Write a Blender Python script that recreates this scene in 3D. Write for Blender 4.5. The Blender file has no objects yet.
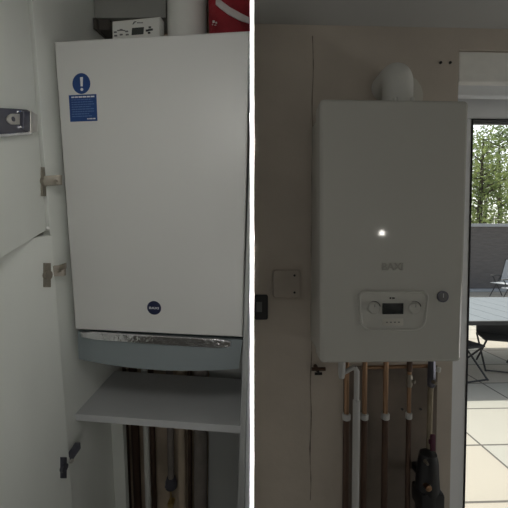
import bpy, bmesh, math, random
from mathutils import Vector, Matrix, noise
random.seed(7)
S = bpy.context.scene
COL = S.collection
PI = math.pi

# ------------------------------------------------------------------ frames
F, CX, CY = 340.0, 254.0, 254.0
ZOFF = 1.70 - 0.32456
def rot(yaw, pitch, roll):
    B = Matrix(((1,0,0),(0,0,-1),(0,1,0)))
    cy, sy = math.cos(yaw), math.sin(yaw); Y = Matrix(((cy,0,sy),(0,1,0),(-sy,0,cy)))
    cp, sp = math.cos(pitch), math.sin(pitch); P = Matrix(((1,0,0),(0,cp,-sp),(0,sp,cp)))
    cr, sr = math.cos(roll), math.sin(roll); Z = Matrix(((cr,-sr,0),(sr,cr,0),(0,0,1)))
    return Z @ P @ Y @ B
RL = rot(0.06415288, 0.18120628, 0.03108389); TL = Vector((-0.47432045, 0.19679862, 0.90274109))
RR = rot(-0.03266027, 0.03483483, 0.0);       TR = Vector((0.17628732, 0.2926676, 0.92072228))
CAM = -(RR.transposed() @ TR) + Vector((0,0,ZOFF))          # camera position in the world
def m4(R, t):
    m = R.to_4x4(); m.translation = t; return m
C2W = m4(RR.transposed(), CAM)
ML = C2W @ m4(RL, TL)                                       # frame of the cupboard on the left
MR = Matrix.Identity(4)
CL = -(RL.transposed() @ TL)
def ray(px, py, left):
    d = Vector(((px-CX)/F, (py-CY)/F, 1.0))
    return ((RL if left else RR).transposed() @ d), (CL if left else CAM)
def at(px, py, axis, val, left=False):
    d, c = ray(px, py, left); t = (val - c[axis]) / d[axis]; return c + d*t
def L(px, py, y=0.0): return at(px, py, 1, y, True)
def Rr(px, py, y=0.2): return at(px, py, 1, y, False)
def on_plane(px, py, P, n, left=True):
    d, c = ray(px, py, left); t = (P - c).dot(n) / d.dot(n); return c + d*t

# ------------------------------------------------------------------ materials
def mat(name, col, rough=0.5, metal=0.0, var=0.06, scale=6.0, bump=0.0, bscale=60.0, spec=0.5, detail=4.0, col2=None, stretch=(1,1,1), coat=0.0):
    m = bpy.data.materials.new(name); m.use_nodes = True
    nt = m.node_tree; b = nt.nodes['Principled BSDF']
    tc = nt.nodes.new('ShaderNodeTexCoord'); mp = nt.nodes.new('ShaderNodeMapping'); mp.inputs['Scale'].default_value = stretch
    nt.links.new(tc.outputs['Object'], mp.inputs['Vector'])
    n = nt.nodes.new('ShaderNodeTexNoise'); n.inputs['Scale'].default_value = scale; n.inputs['Detail'].default_value = detail
    nt.links.new(mp.outputs['Vector'], n.inputs['Vector'])
    r = nt.nodes.new('ShaderNodeValToRGB')
    c2 = col2 if col2 else tuple(c*(1-var) for c in col); c1 = col if col2 else tuple(min(1, c*(1+var)) for c in col)
    r.color_ramp.elements[0].position = 0.3; r.color_ramp.elements[1].position = 0.7
    r.color_ramp.elements[0].color = (*c2, 1); r.color_ramp.elements[1].color = (*c1, 1)
    nt.links.new(n.outputs['Fac'], r.inputs['Fac']); nt.links.new(r.outputs['Color'], b.inputs['Base Color'])
    b.inputs['Roughness'].default_value = rough; b.inputs['Metallic'].default_value = metal
    b.inputs['Specular IOR Level'].default_value = spec; b.inputs['Coat Weight'].default_value = coat
    if bump:
        n2 = nt.nodes.new('ShaderNodeTexNoise'); n2.inputs['Scale'].default_value = bscale; n2.inputs['Detail'].default_value = 3
        nt.links.new(mp.outputs['Vector'], n2.inputs['Vector'])
        bp = nt.nodes.new('ShaderNodeBump'); bp.inputs['Strength'].default_value = bump; bp.inputs['Distance'].default_value = 0.01
        nt.links.new(n2.outputs['Fac'], bp.inputs['Height']); nt.links.new(bp.outputs['Normal'], b.inputs['Normal'])
    return m
M = {}
M['enamel_left']  = mat('white_enamel', (.66,.66,.635), .38, var=.015, scale=3)
M['enamel_right'] = mat('satin_white_case', (.52,.515,.475), .065, var=.015, scale=3)
M['panel_plastic'] = mat('satin_panel_plastic', (.54,.535,.495), .38, var=.015)
M['waste_plastic'] = mat('shaded_waste_plastic', (.50,.50,.485), .45, var=.03)  # grey-white plastic, darkened to carry the shade under the boiler
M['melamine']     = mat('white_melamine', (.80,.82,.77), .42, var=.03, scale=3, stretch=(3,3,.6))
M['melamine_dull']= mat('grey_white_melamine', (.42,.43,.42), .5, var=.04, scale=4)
M['shelf']        = mat('pale_shelf_board', (.52,.53,.53), .5, var=.04, scale=8)
M['grey_band']    = mat('blue_grey_plastic', (.23,.265,.275), .45, var=.03, scale=5)
M['chrome']       = mat('chrome', (.78,.78,.80), .16, 1.0, var=.08, scale=40, bump=.25, bscale=55)
M['nickel']       = mat('nickel_plate', (.34,.31,.26), .45, .8, var=.12, scale=60)
M['bright_nickel'] = mat('bright_nickel', (.62,.60,.56), .4, .5, var=.08, scale=60)
M['dark_steel']   = mat('dark_steel', (.13,.13,.16), .35, .6, var=.12, scale=40)
M['black']        = mat('black_plastic', (.018,.018,.02), .4, var=.1)
M['navy']         = mat('navy_badge', (.012,.018,.06), .35, var=.05)
M['blue']         = mat('blue_sticker', (.01,.055,.21), .45, var=.08, scale=30)
M['white_ink']    = mat('white_print', (.75,.76,.78), .5, var=.02)
M['pale_ink']     = mat('pale_blue_print', (.10,.18,.38), .5, var=.04)
M['black_ink']    = mat('black_print', (.02,.02,.02), .5, var=.02)
M['grey_ink']     = mat('grey_print', (.16,.16,.16), .5, var=.02)
M['plastic']      = mat('white_plastic', (.74,.74,.70), .35, var=.02)
M['cream_plastic']= mat('cream_plastic', (.60,.58,.52), .4, var=.03)
M['grey_box']     = mat('grey_painted_board', (.36,.36,.335), .6, var=.05)
M['red']          = mat('red_fabric', (.30,.012,.022), .75, var=.25, scale=14, bump=.4, bscale=120)
M['strap']        = mat('pale_webbing', (.55,.50,.49), .85, var=.1, scale=50, bump=.4, bscale=300)
M['backing']      = mat('bare_plaster_behind_pipes', (.50,.41,.31), .9, var=.2, scale=9, bump=.3, bscale=40)
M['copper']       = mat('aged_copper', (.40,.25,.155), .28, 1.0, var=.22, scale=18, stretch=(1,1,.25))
M['copper_dark']  = mat('dark_copper', (.10,.062,.045), .5, .6, var=.35, scale=14, stretch=(1,1,.25))
M['brass']        = mat('brass', (.62,.47,.22), .35, 1.0, var=.15, scale=30)
M['dull_brass']   = mat('dull_brass', (.34,.29,.21), .45, .7, var=.2, scale=20)
M['plate']        = mat('dusty_plate', (.43,.38,.325), .85, var=.1, scale=10)
M['batten']       = mat('dark_batten', (.085,.075,.065), .7, var=.2, scale=10)
M['logo']         = mat('pale_grey_emboss', (.37,.36,.325), .4, var=.02)
M['grey_pipe']    = mat('grey_lagging', (.24,.21,.19), .8, var=.12, scale=20)
M['plaster']      = mat('pinkish_bare_plaster', (.56,.50,.43), .92, var=.09, scale=4, bump=.12, bscale=25)
M['plaster_dark']= mat('dark_plaster', (.20,.165,.135), .95, var=.25, scale=6, bump=.2, bscale=25)
M['filler']       = mat('old_sealant', (.30,.26,.215), .95, var=.45, scale=25)
M['ceiling']      = mat('matt_ceiling_paint', (.46,.46,.44), .95, var=.03, scale=2)
M['white_wall']   = mat('white_wall_paint', (.62,.61,.58), .92, var=.03, scale=2)
M['upvc']         = mat('white_upvc', (.82,.84,.86), .35, var=.02)
M['gasket']       = mat('black_rubber', (.015,.015,.018), .6, var=.1)
M['blind']        = mat('white_blind_fabric', (.88,.87,.82), .8, var=.03, scale=30, bump=.1, bscale=300)
M['floor_in']     = mat('pale_floor_tile', (.40,.38,.35), .5, var=.06, scale=2)
M['partition']    = mat('bright_white_gloss_paint', (.93,.93,.93), .5, var=.005)
M['screen']       = mat('dark_lcd', (.012,.014,.016), .15, var=.1)
M['lcd_green']    = mat('grey_lcd', (.06,.065,.06), .25, var=.1)
M['fence']        = mat('charcoal_fence_board', (.16,.15,.15), .95, spec=.1, var=.15, scale=3, stretch=(1,1,8))
M['rail']         = mat('pale_rail', (.42,.44,.47), .6, var=.06)
M['table']        = mat('pale_grey_table_slats', (.19,.21,.23), .85, spec=.15, var=.06, scale=3, stretch=(14,1,1))
M['frame_dark']   = mat('charcoal_metal', (.035,.036,.04), .45, .3, var=.1)
M['textile']      = mat('pale_grey_textile', (.50,.52,.55), .8, var=.05, scale=40, bump=.1, bscale=300)
M['textile_dark'] = mat('dark_textile', (.03,.03,.033), .85, var=.1, scale=40)
M['bark']         = mat('bark', (.09,.075,.055), .9, var=.3, scale=8, bump=.5, bscale=20)
M['leaf']         = mat('green_leaves', (.31,.36,.14), .6, var=.3, scale=.7, col2=(.13,.19,.065))
M['leaf_dark']    = mat('deep_green_leaves', (.19,.24,.10), .6, var=.3, scale=.7, col2=(.09,.15,.045))
for k in ('leaf','leaf_dark'):
    nt = M[k].node_tree; b = nt.nodes['Principled BSDF']; out = nt.nodes['Material Output']
    tr = nt.nodes.new('ShaderNodeBsdfTranslucent'); mx = nt.nodes.new('ShaderNodeMixShader'); mx.inputs[0].default_value = .45
    src = b.inputs['Base Color'].links[0].from_socket; nt.links.new(src, tr.inputs['Color'])
    nt.links.new(b.outputs[0], mx.inputs[1]); nt.links.new(tr.outputs[0], mx.inputs[2]); nt.links.new(mx.outputs[0], out.inputs[0])
# glass pane: clear with a weak mirror reflection
g = bpy.data.materials.new('clear_glass'); g.use_nodes = True; nt = g.node_tree; nt.nodes.clear()
o_ = nt.nodes.new('ShaderNodeOutputMaterial'); t_ = nt.nodes.new('ShaderNodeBsdfTransparent'); gl = nt.nodes.new('ShaderNodeBsdfGlossy'); gl.inputs['Roughness'].default_value = .02
fr = nt.nodes.new('ShaderNodeFresnel'); fr.inputs['IOR'].default_value = 1.25; mx = nt.nodes.new('ShaderNodeMixShader'); t_.inputs[0].default_value = (.95,.97,.96,1)
nt.links.new(fr.outputs[0], mx.inputs[0]); nt.links.new(t_.outputs[0], mx.inputs[1]); nt.links.new(gl.outputs[0], mx.inputs[2]); nt.links.new(mx.outputs[0], o_.inputs[0])
M['glass'] = g
# patio slabs
p = mat('pale_patio_slabs', (.55,.52,.46), .8, var=.1, scale=2.2, bump=.1, bscale=30)
nt = p.node_tree; b = nt.nodes['Principled BSDF']; src = b.inputs['Base Color'].links[0].from_socket
br = nt.nodes.new('ShaderNodeTexBrick'); br.offset = 0.0; br.squash = 1.0
br.inputs['Color1'].default_value = (.46,.45,.41,1); br.inputs['Color2'].default_value = (.53,.46,.38,1); br.inputs['Mortar'].default_value = (.10,.09,.08,1)
br.inputs['Scale'].default_value = 1.0; br.inputs['Mortar Size'].default_value = .010; br.inputs['Brick Width'].default_value = .9; br.inputs['Row Height'].default_value = .62; br.inputs['Bias'].default_value = -.1
mp = nt.nodes.new('ShaderNodeMapping'); 
g1, g2 = at(481, 445, 2, -.02), at(481, 502, 2, -.02)
mp.inputs['Location'].default_value = (-g1.x, -g1.y, 0); br.inputs['Row Height'].default_value = g1.y-g2.y
tc = nt.nodes.new('ShaderNodeTexCoord'); nt.links.new(tc.outputs['Object'], mp.inputs['Vector']); nt.links.new(mp.outputs['Vector'], br.inputs['Vector'])
mm = nt.nodes.new('ShaderNodeMix'); mm.data_type = 'RGBA'; mm.blend_type = 'MULTIPLY'; mm.inputs[0].default_value = .35
nt.links.new(br.outputs['Color'], mm.inputs[6]); nt.links.new(src, mm.inputs[7]); nt.links.new(mm.outputs[2], b.inputs['Base Color'])
M['patio'] = p

# ------------------------------------------------------------------ mesh helpers
def nb(): return bmesh.new()
def hexa(bm, p, bevel=0.0, seg=2):
    """p: 8 points, bottom four then top four, each counter-clockwise"""
    v = [bm.verts.new(q) for q in p]
    fs = [bm.faces.new([v[i] for i in f]) for f in ((3,2,1,0),(4,5,6,7),(0,1,5,4),(1,2,6,5),(2,3,7,6),(3,0,4,7))]
    if bevel:
        es = list({e for f in fs for e in f.edges})
        bmesh.ops.bevel(bm, geom=es, offset=bevel, segments=seg, profile=.5, affect='EDGES')
    return bm
def box(bm, x0, x1, y0, y1, z0, z1, bevel=0.0, seg=2):
    return hexa(bm, [(x0,y0,z0),(x1,y0,z0),(x1,y1,z0),(x0,y1,z0),(x0,y0,z1),(x1,y0,z1),(x1,y1,z1),(x0,y1,z1)], bevel, seg)
def tube(bm, pts, r, n=14, caps=True):
    pts = [Vector(p) for p in pts]
    rs = r if isinstance(r, (list, tuple)) else [r]*len(pts)
    rings = []; prev = None
    for i, p in enumerate(pts):
        a = pts[max(i-1,0)]; c = pts[min(i+1,len(pts)-1)]
        t = (c - a).normalized()
        if prev is None:
            u = t.orthogonal().normalized()
        else:
            u = (prev - t*prev.dot(t)); u = u.normalized() if u.length > 1e-6 else t.orthogonal().normalized()
        prev = u; w = t.cross(u)
        rings.append([bm.verts.new(p + (u*math.cos(2*PI*k/n) + w*math.sin(2*PI*k/n))*rs[i]) for k in range(n)])
    for a, c in zip(rings, rings[1:]):
        for k in range(n): bm.faces.new((a[k], a[(k+1)%n], c[(k+1)%n], c[k]))
    if caps:
        bm.faces.new(rings[0][::-1]); bm.faces.new(rings[-1])
    return bm
def arc(c, a, b, r, t0, t1, n=8):
    return [Vector(c) + (Vector(a)*math.cos(t0+(t1-t0)*i/n) + Vector(b)*math.sin(t0+(t1-t0)*i/n))*r for i in range(n+1)]
def prism(bm, pts, d, bevel=0.0):
    """extrude a planar outline by vector d"""
    d = Vector(d); a = [bm.verts.new(Vector(p)) for p in pts]; c = [bm.verts.new(Vector(p)+d) for p in pts]
    n = len(a); f0 = bm.faces.new(a); f1 = bm.faces.new(c[::-1])
    for i in range(n): bm.faces.new((a[i], c[i], c[(i+1)%n], a[(i+1)%n]))
    bmesh.ops.recalc_face_normals(bm, faces=bm.faces[:])
    if bevel:
        bmesh.ops.bevel(bm, geom=list(f0.edges), offset=bevel, segments=3, profile=.5, affect='EDGES')
    return bm
def rrect(x0, x1, z0, z1, r, y, n=6, rb=None, inset=0.0):
    """rounded outline in the xz plane, inset narrows the bottom"""
    rb = r if rb is None else rb; out = []
    for cx, cz, a0, q in ((x1-r, z1-r, 0, r), (x0+r, z1-r, PI/2, r), (x0+inset+rb, z0+rb, PI, rb), (x1-inset-rb, z0+rb, 1.5*PI, rb)):
        for i in range(n+1):
            a = a0 + PI/2*i/n; out.append(Vector((cx+q*math.cos(a), y, cz+q*math.sin(a))))
    return out
def disc(c, rx, rz=None, n=32):
    rz = rx if rz is None else rz
    return [Vector((c[0]+rx*math.cos(2*PI*i/n), c[1], c[2]+rz*math.sin(2*PI*i/n))) for i in range(n)]
def text_bm(bm, body, c, h, y_out=0.0006, w=None, bold=False):
    """raised lettering facing -y, centred at c, cap height h"""
    cu = bpy.data.curves.new('lettering', 'FONT'); cu.body = body; cu.size = 1; cu.extrude = 0.02; cu.align_x = 'CENTER'
    if bold: cu.offset = .02
    o = bpy.data.objects.new('lettering', cu); COL.objects.link(o)
    bpy.context.view_layer.update()
    me = bpy.data.meshes.new_from_object(o.evaluated_get(bpy.context.evaluated_depsgraph_get()))
    xs = [v.co.x for v in me.vertices]; ys = [v.co.y for v in me.vertices]
    sx = h/(max(ys)-min(ys)); s2 = (w/(max(xs)-min(xs))) if w else sx; mx_, my_ = (max(xs)+min(xs))/2, (max(ys)+min(ys))/2
    for v in me.vertices:
        x, y, z = v.co; v.co = (c[0]+(x-mx_)*s2, c[1]-z/0.02*y_out, c[2]+(y-my_)*sx)
    bm.from_mesh(me); bpy.data.objects.remove(o); bpy.data.meshes.remove(me); bpy.data.curves.remove(cu)
    return bm
SMOOTH = math.radians(38)
def mesh_obj(name, bm, m, base=Vector((0,0,0)), smooth=True):
    me = bpy.data.meshes.new(name)
    bmesh.ops.recalc_face_normals(bm, faces=bm.faces[:])
    for v in bm.verts: v.co -= base
    if smooth:
        for f in bm.faces: f.smooth = f.calc_area() < .004
        for e in bm.edges:
            if len(e.link_faces) == 2 and e.calc_face_angle(0) > SMOOTH: e.smooth = False
    bm.to_mesh(me); bm.free(); me.materials.append(M[m] if isinstance(m, str) else m)
    o = bpy.data.objects.new(name, me); COL.objects.link(o); return o
class Thing:
    def __init__(s, name, label, cat, base, frame=MR, group=None):
        s.base = Vector(base); s.o = bpy.data.objects.new(name, None); COL.objects.link(s.o)
        s.o.empty_display_size = .05
        s.o.matrix_world = frame @ Matrix.Translation(s.base)
        s.o['label'] = label; s.o['category'] = cat
        if group: s.o['group'] = group
    def part(s, name, bm, m, parent=None, label=None, smooth=True):
        o = mesh_obj(name, bm, m, s.base, smooth); o.parent = parent or s.o
        if label: o['label'] = label
        return o
def single(name, label, cat, bm, m, frame=MR, group=None, kind=None):
    zs = [v.co.copy() for v in bm.verts]; lo = min(v.z for v in zs)
    base = Vector((sum(v.x for v in zs)/len(zs), sum(v.y for v in zs)/len(zs), lo))
    o = mesh_obj(name, bm, m, base); o.matrix_world = frame @ Matrix.Translation(base)
    o['label'] = label; o['category'] = cat
    if group: o['group'] = group
    if kind: o['kind'] = kind
    return o
def struct(name, bm, m, frame=MR, label=None, parent=None):
    o = mesh_obj(name, bm, m); o.matrix_world = frame
    if parent: o.parent = parent
    else: o['kind'] = 'structure'
    if label: o['label'] = label
    return o

# ================================================================== camera
cd = bpy.data.cameras.new('camera'); co = bpy.data.objects.new('camera', cd); COL.objects.link(co)
cd.sensor_width = 36; cd.sensor_fit = 'HORIZONTAL'; cd.lens = F/508*36; cd.clip_start = .02; cd.clip_end = 200
co.matrix_world = C2W @ Matrix(((1,0,0,0),(0,-1,0,0),(0,0,-1,0),(0,0,0,1)))
S.camera = co
FWD = (RR.transposed() @ Vector((0,0,1))); FWD.z = 0; FWD.normalize()     # level viewing direction
RGT = Vector((FWD.y, -FWD.x, 0))
def cw(x, y, z): return CAM + RGT*x + FWD*y + Vector((0,0,z))           # right, ahead, up from the camera

# ================================================================== room shell
YW = 0.20                                                # plaster wall that carries the right boiler
ZC = Rr(459, 28, YW).z                                   # ceiling height
XD = Rr(459, 50, YW).x                                   # where the wall ends at the patio door
ZH = Rr(480, 50, YW).z                                   # underside of the lintel
XR, YB, XL, YF = 2.75, -2.6, -2.1, 0.95
T = .0029                                                # partition board thickness
# partition added as divider, also screening the lamps; right face along level viewing direction
a0, a1 = cw(0, .25, 0), cw(0, (YF - CAM.y)/FWD.y, 0)
q0, q1 = a0 - RGT*T, a1 - RGT*T
bm = nb(); hexa(bm, [(q0.x,q0.y,0),(a0.x,a0.y,0),(a1.x,a1.y,0),(q1.x,q1.y,0),(q0.x,q0.y,ZC),(a0.x,a0.y,ZC),(a1.x,a1.y,ZC),(q1.x,q1.y,ZC)])
struct('trim_1', bm, 'partition', label='added thin white dividing board seen edge-on between the cupboard and the plastered wall')
xp = lambda y: a0.x + (a1.x-a0.x)*(y-a0.y)/(a1.y-a0.y)   # x of the partition's right face at depth y
bm = nb(); y0, y1 = YW, YW+.30
XJ = Rr(312, 200, YW).x
hexa(bm, [(xp(y0),y0,0),(XJ,y0,0),(XJ,y1,0),(xp(y1),y1,0),(xp(y0),y0,ZC),(XJ,y0,ZC),(XJ,y1,ZC),(xp(y1),y1,ZC)])
box(bm, XJ, XD, y0, y1, 0, ZC)
box(bm, XD, XR, y0, y1, ZH, ZC)
struct('wall_back', bm, 'plaster', label='bare pinkish plaster wall behind the right boiler')
bm = nb(); box(bm, XL, q1.x, YF, YF+.1, 0, ZC); struct('wall_alcove', bm, 'white_wall')
bm = nb(); box(bm, XR, XR+.1, YB, y1, 0, ZC); struct('wall_right', bm, 'white_wall')
bm = nb(); box(bm, XL-.1, XL, YB, YF+.1, 0, ZC); struct('wall_left', bm, 'white_wall')
bm = nb(); box(bm, XL-.1, XR+.1, YB-.1, YB, 0, ZC); struct('wall_front', bm, 'white_wall')
bm = nb(); box(bm, XL-.1, XR+.1, YB-.1, y1, -.1, 0); box(bm, XL-.1, q1.x, y1, YF+.1, -.1, 0); struct('floor', bm, 'floor_in')
bm = nb(); box(bm, XL-.1, XR+.1, YB-.1, y1, ZC, ZC+.12); box(bm, XL-.1, q1.x, y1, YF+.1, ZC, ZC+.12); struct('ceiling', bm, 'ceiling')
# old sealant joint running down the plaster beside the boiler
bm = nb(); random.seed(3)
zt, zb = Rr(312, 36, YW).z, Rr(312, 500, YW).z
n = 60; pts_l, pts_r = [], []
for i in range(n+1):
    z = zb + (zt-zb)*i/n; w = .0009 + .0014*random.random()*(1 if i < 40 else .6); off = .0018*math.sin(i*.7)
    pts_l.append(Vector((XJ-w+off, YW-.0015, z))); pts_r.append(Vector((XJ+w+off, YW-.0015, z)))
prism(bm, pts_l + pts_r[::-1], (0,.0015,0)); struct('trim_2', bm, 'filler', label='crumbly dark sealant joint down the plaster wall')
# darker plaster patch behind the pipes
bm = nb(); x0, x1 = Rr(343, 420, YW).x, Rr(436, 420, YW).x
box(bm, x0, x1, YW-.004, YW, 0, Rr(380, 366, YW).z); struct('trim_3', bm, 'plaster_dark', label='darker plaster patch behind the copper pipes')

# ---------------------------------------------------------------- patio door
YD = .38
bm = nb()
xg = Rr(472, 119, YD).x; zg = Rr(480, 119, YD).z; zf = Rr(480, 97, YD).z
box(bm, XD-.03, xg, YD, YD+.07, 0, zg, .004)
box(bm, XD-.03, XR-.05, YD, YD+.07, zg, zf, .004)
box(bm, XR-.18, XR-.05, YD, YD+.07, 0, zg, .004)
box(bm, xg, XR-.18, YD, YD+.07, 0, .12, .004)
dr = struct('door_1', bm, 'upvc', label='white framed glazed patio door')
bm = nb(); w = .004
box(bm, xg, xg+w, YD-.003, YD+.05, .12, zg); box(bm, xg, XR-.18, YD-.003, YD+.05, zg-w, zg); box(bm, xg, XR-.18, YD+.01, YD+.05, .12, .12+w); box(bm, XR-.18-w, XR-.18, YD+.01, YD+.05, .12, zg)
struct('gasket', bm, 'gasket', parent=dr)
bm = nb(); box(bm, xg+w, XR-.18-w, YD+.028, YD+.034, .12+w, zg-w); struct('glass_pane', bm, 'glass', parent=dr)
bm = nb(); box(bm, XD-.03, XR-.05, YD+.005, YD+.065, zf+.004, ZH); struct('trim_4', bm, 'upvc', label='white packer above the patio door frame')
bm = nb(); box(bm, xg-.02, XR-.05, YD+.07, .62, -.02, .05); struct('trim_5', bm, 'upvc', label='door sill')
# roller blind in the head of the recess
zb1, zb2 = Rr(480, 82, .205).z, Rr(480, 95.5, .23).z
t = Thing('roller_blind', 'white roller blind pulled up in the head of the patio door recess', 'blind', (1.5,.26,zb2))
bm = nb(); box(bm, XD+.004, XR-.01, .205, .33, zb1, ZH-.002, .004); t.part('cassette', bm, 'blind')
bm = nb(); box(bm, XD+.008, XR-.02, .23, .26, zb2, zb1+.004, .003); t.part('bottom_bar', bm, 'upvc', label='grey-white bottom bar of the blind')

# ================================================================== right boiler
def rect_tray(bm, x0, x1, z0, z1, yf, yb, r, edge, dx0=0, dx1=0, n=6):
    """case shell with rounded vertical/horizontal front rim; dx narrows the bottom corners"""
    def ring(ins, y, rr):
        pts = rrect(x0+ins, x1-ins, z0+ins, z1-ins, max(rr-ins, .002), y, n)
        out = []
        for p in pts:
            k = (z1-p.z)/(z1-z0); out.append(Vector((p.x + (dx0*k if p.x < (x0+x1)/2 else -dx1*k), p.y, p.z)))
        return [bm.verts.new(p) for p in out]
    rings = [ring(0, yb, r)]
    for i in range(5):
        a = PI/2*i/4; rings.append(ring(edge*(1-math.cos(a)), yf + edge*(1-math.sin(a)), r))
    for a, c in zip(rings, rings[1:]):
        m_ = len(a)
        for k in range(m_): bm.faces.new((a[k], a[(k+1)%m_], c[(k+1)%m_], c[k]))
    bm.faces.new(rings[0]); bm.faces.new(rings[-1][::-1])
    return bm
BZ = ZOFF
pTL, pTR, pBL, pBR = (Rr(*q, 0) for q in ((319.5,99.5),(468,102.5),(320.5,361.5),(461.5,361)))
bx0, bx1, bz0, bz1 = pTL.x+.002, pTR.x+.004, pBL.z-.006, pTL.z+.003
t = Thing('wall_boiler', 'white wall-hung boiler with control panel, on the plaster wall beside the patio door', 'boiler', ((bx0+bx1)/2, .1, bz0))
bm = nb(); rect_tray(bm, bx0, bx1, bz0, bz1, 0, .055, .012, .009, dx0=pBL.x-bx0, dx1=bx1-pBR.x)
t.part('front_cover', bm, 'enamel_right')
bm = nb(); box(bm, bx0+.018, pBR.x-.010, .055, YW-.001, bz0+.004, bz1-.008, .004); t.part('case', bm, 'enamel_right')
def pp(px, py): v = Rr(px, py, 0); return v.x, v.z
c0 = pp(357.5, 331); c1 = pp(428.5, 290)
# control panel: a raised rim with a recessed face
bm = nb()
o1 = rrect(c0[0], c1[0], c0[1], c1[1], .018, 0, 8, .030, .006)
def ringv(pts, y, s):
    cx = (c0[0]+c1[0])/2; cz = (c0[1]+c1[1])/2
    return [bm.verts.new((cx+(p.x-cx)*(1-s*.62), y, cz+(p.z-cz)*(1-s*1.1))) for p in pts]
rs = [ringv(o1, 0.002, 0), ringv(o1, -.004, .015), ringv(o1, -.006, .05), ringv(o1, -.0055, .085), ringv(o1, -.002, .12), ringv(o1, -.0016, .14)]
for a, c in zip(rs, rs[1:]):
    for k in range(len(a)): bm.faces.new((a[k], a[(k+1)%len(a)], c[(k+1)%len(a)], c[k]))
bm.faces.new(rs[-1]); bm.faces.new(rs[0][::-1])
cp = t.part('control_panel', bm, 'panel_plastic')
d0, d1 = pp(382, 314), pp(403, 303)
bm = nb(); box(bm, d0[0], d1[0], -.0035, -.0012, d0[1], d1[1], .0008); t.part('display', bm, 'screen', cp)
for px in (373.2, 413.8):
    kx, kz = pp(px, 308); r = .0155
    bm = nb(); tube(bm, [(kx,-.001,kz),(kx,-.009,kz),(kx,-.0105,kz)], [r,r*.95,r*.86], 32)
    k_ = t.part('knob', bm, 'enamel_right', cp)
    bm = nb(); aa = [Vector((kx+r*1.22*math.cos(a), -.0022, kz+r*1.22*math.sin(a))) for a in [math.radians(10+i*11) for i in range(10)]]
    tube(bm, aa, [.0004]+[.0005+.0001*i for i in range(9)][::-1], 6); t.part('scale_arc', bm, 'black_ink', k_)
    bm = nb(); box(bm, kx-.0008, kx+.0008, -.0112, -.010, kz+.004, kz+.012); t.part('pointer', bm, 'grey_ink', k_)
ix, iz = pp(391.5, 298)
bm = nb(); box(bm, ix-.006, ix-.002, -.0028, -.0012, iz-.0022, iz+.0022, .0004); box(bm, ix+.001, ix+.008, -.0028, -.0012, iz-.002, iz+.002, .0004); t.part('indicator_mark', bm, 'black_ink', cp)
b0, b1 = pp(382, 325.5), pp(403, 318.5)
bm = nb(); box(bm, b0[0], b1[0], -.0026, -.0012, b0[1], b1[1], .0006); bt = t.part('button_strip', bm, 'cream_plastic', cp)
bm = nb()
for i in range(4):
    xx = b0[0] + (b1[0]-b0[0])*(.22+.19*i); box(bm, xx-.003, xx+.002, -.0031, -.0024, iz-.0675+.0, iz-.0645)
zz = (b0[1]+b1[1])/2
for v in bm.verts: v.co.z += zz - (iz-.066)
t.part('button_print', bm, 'grey_ink', bt)
lx, lz = pp(392.5, 266.5); bm = nb(); text_bm(bm, 'BAXI', (lx, -.0004, lz), .0205, .0012, w=.058, bold=True); t.part('logo', bm, 'logo', label='embossed maker lettering')
gx, gz = pp(442.3, 296.5)
bm = nb(); tube(bm, [(gx,.001,gz),(gx,-.004,gz),(gx,-.0045,gz)], [.0155,.0155,.0135], 32); pg = t.part('pressure_gauge', bm, 'dark_steel')
bm = nb(); prism(bm, disc((gx,-.005,gz), .0115), (0,.0008,0)); t.part('gauge_face', bm, 'grey_ink', pg)
bm = nb(); box(bm, gx-.0008, gx+.0008, -.0058, -.0049, gz-.002, gz+.009); t.part('gauge_needle', bm, 'white_ink', pg)

# flue elbow on the boiler
fc = Rr(396.5, 99, .11); fr_ = .043; ftop = Rr(397, 63, .10).z + .012
t = Thing('flue_elbow', 'white round flue elbow rising from the right boiler and turning into the plaster wall', 'flue', (fc.x, .11, bz1-.008))
fy = .105
cz = ftop - fr_ - .004
pts = [(fc.x, fy, bz1-.008), (fc.x, fy, cz-.03)] + arc((fc.x, fy+.035, cz-.03), (0,-1,0), (0,0,1), .035, 0, PI/2, 10)[1:] + [(fc.x, YW-.002, cz+.005)]
bm = nb(); tube(bm, pts, fr_, 36); t.part('elbow', bm, 'plastic')
bm = nb(); tube(bm, [(fc.x,fy,bz1-.008),(fc.x,fy,bz1+.012)], .050, 36); t.part('flue_flange', bm, 'plastic')
for xx in (-.024,.024):
    bm = nb(); tube(bm, [(fc.x+xx, fy-.048, bz1+.004),(fc.x+xx, fy-.041, bz1+.03)], .006, 10); t.part('clamp_screw', bm, 'plastic')
bm = nb(); tube(bm, [(fc.x+.052, YW-.001, cz-.022),(fc.x+.052, YW-.012, cz-.022)], [.074,.070], 40); t.part('wall_collar', bm, 'cream_plastic')

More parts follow.
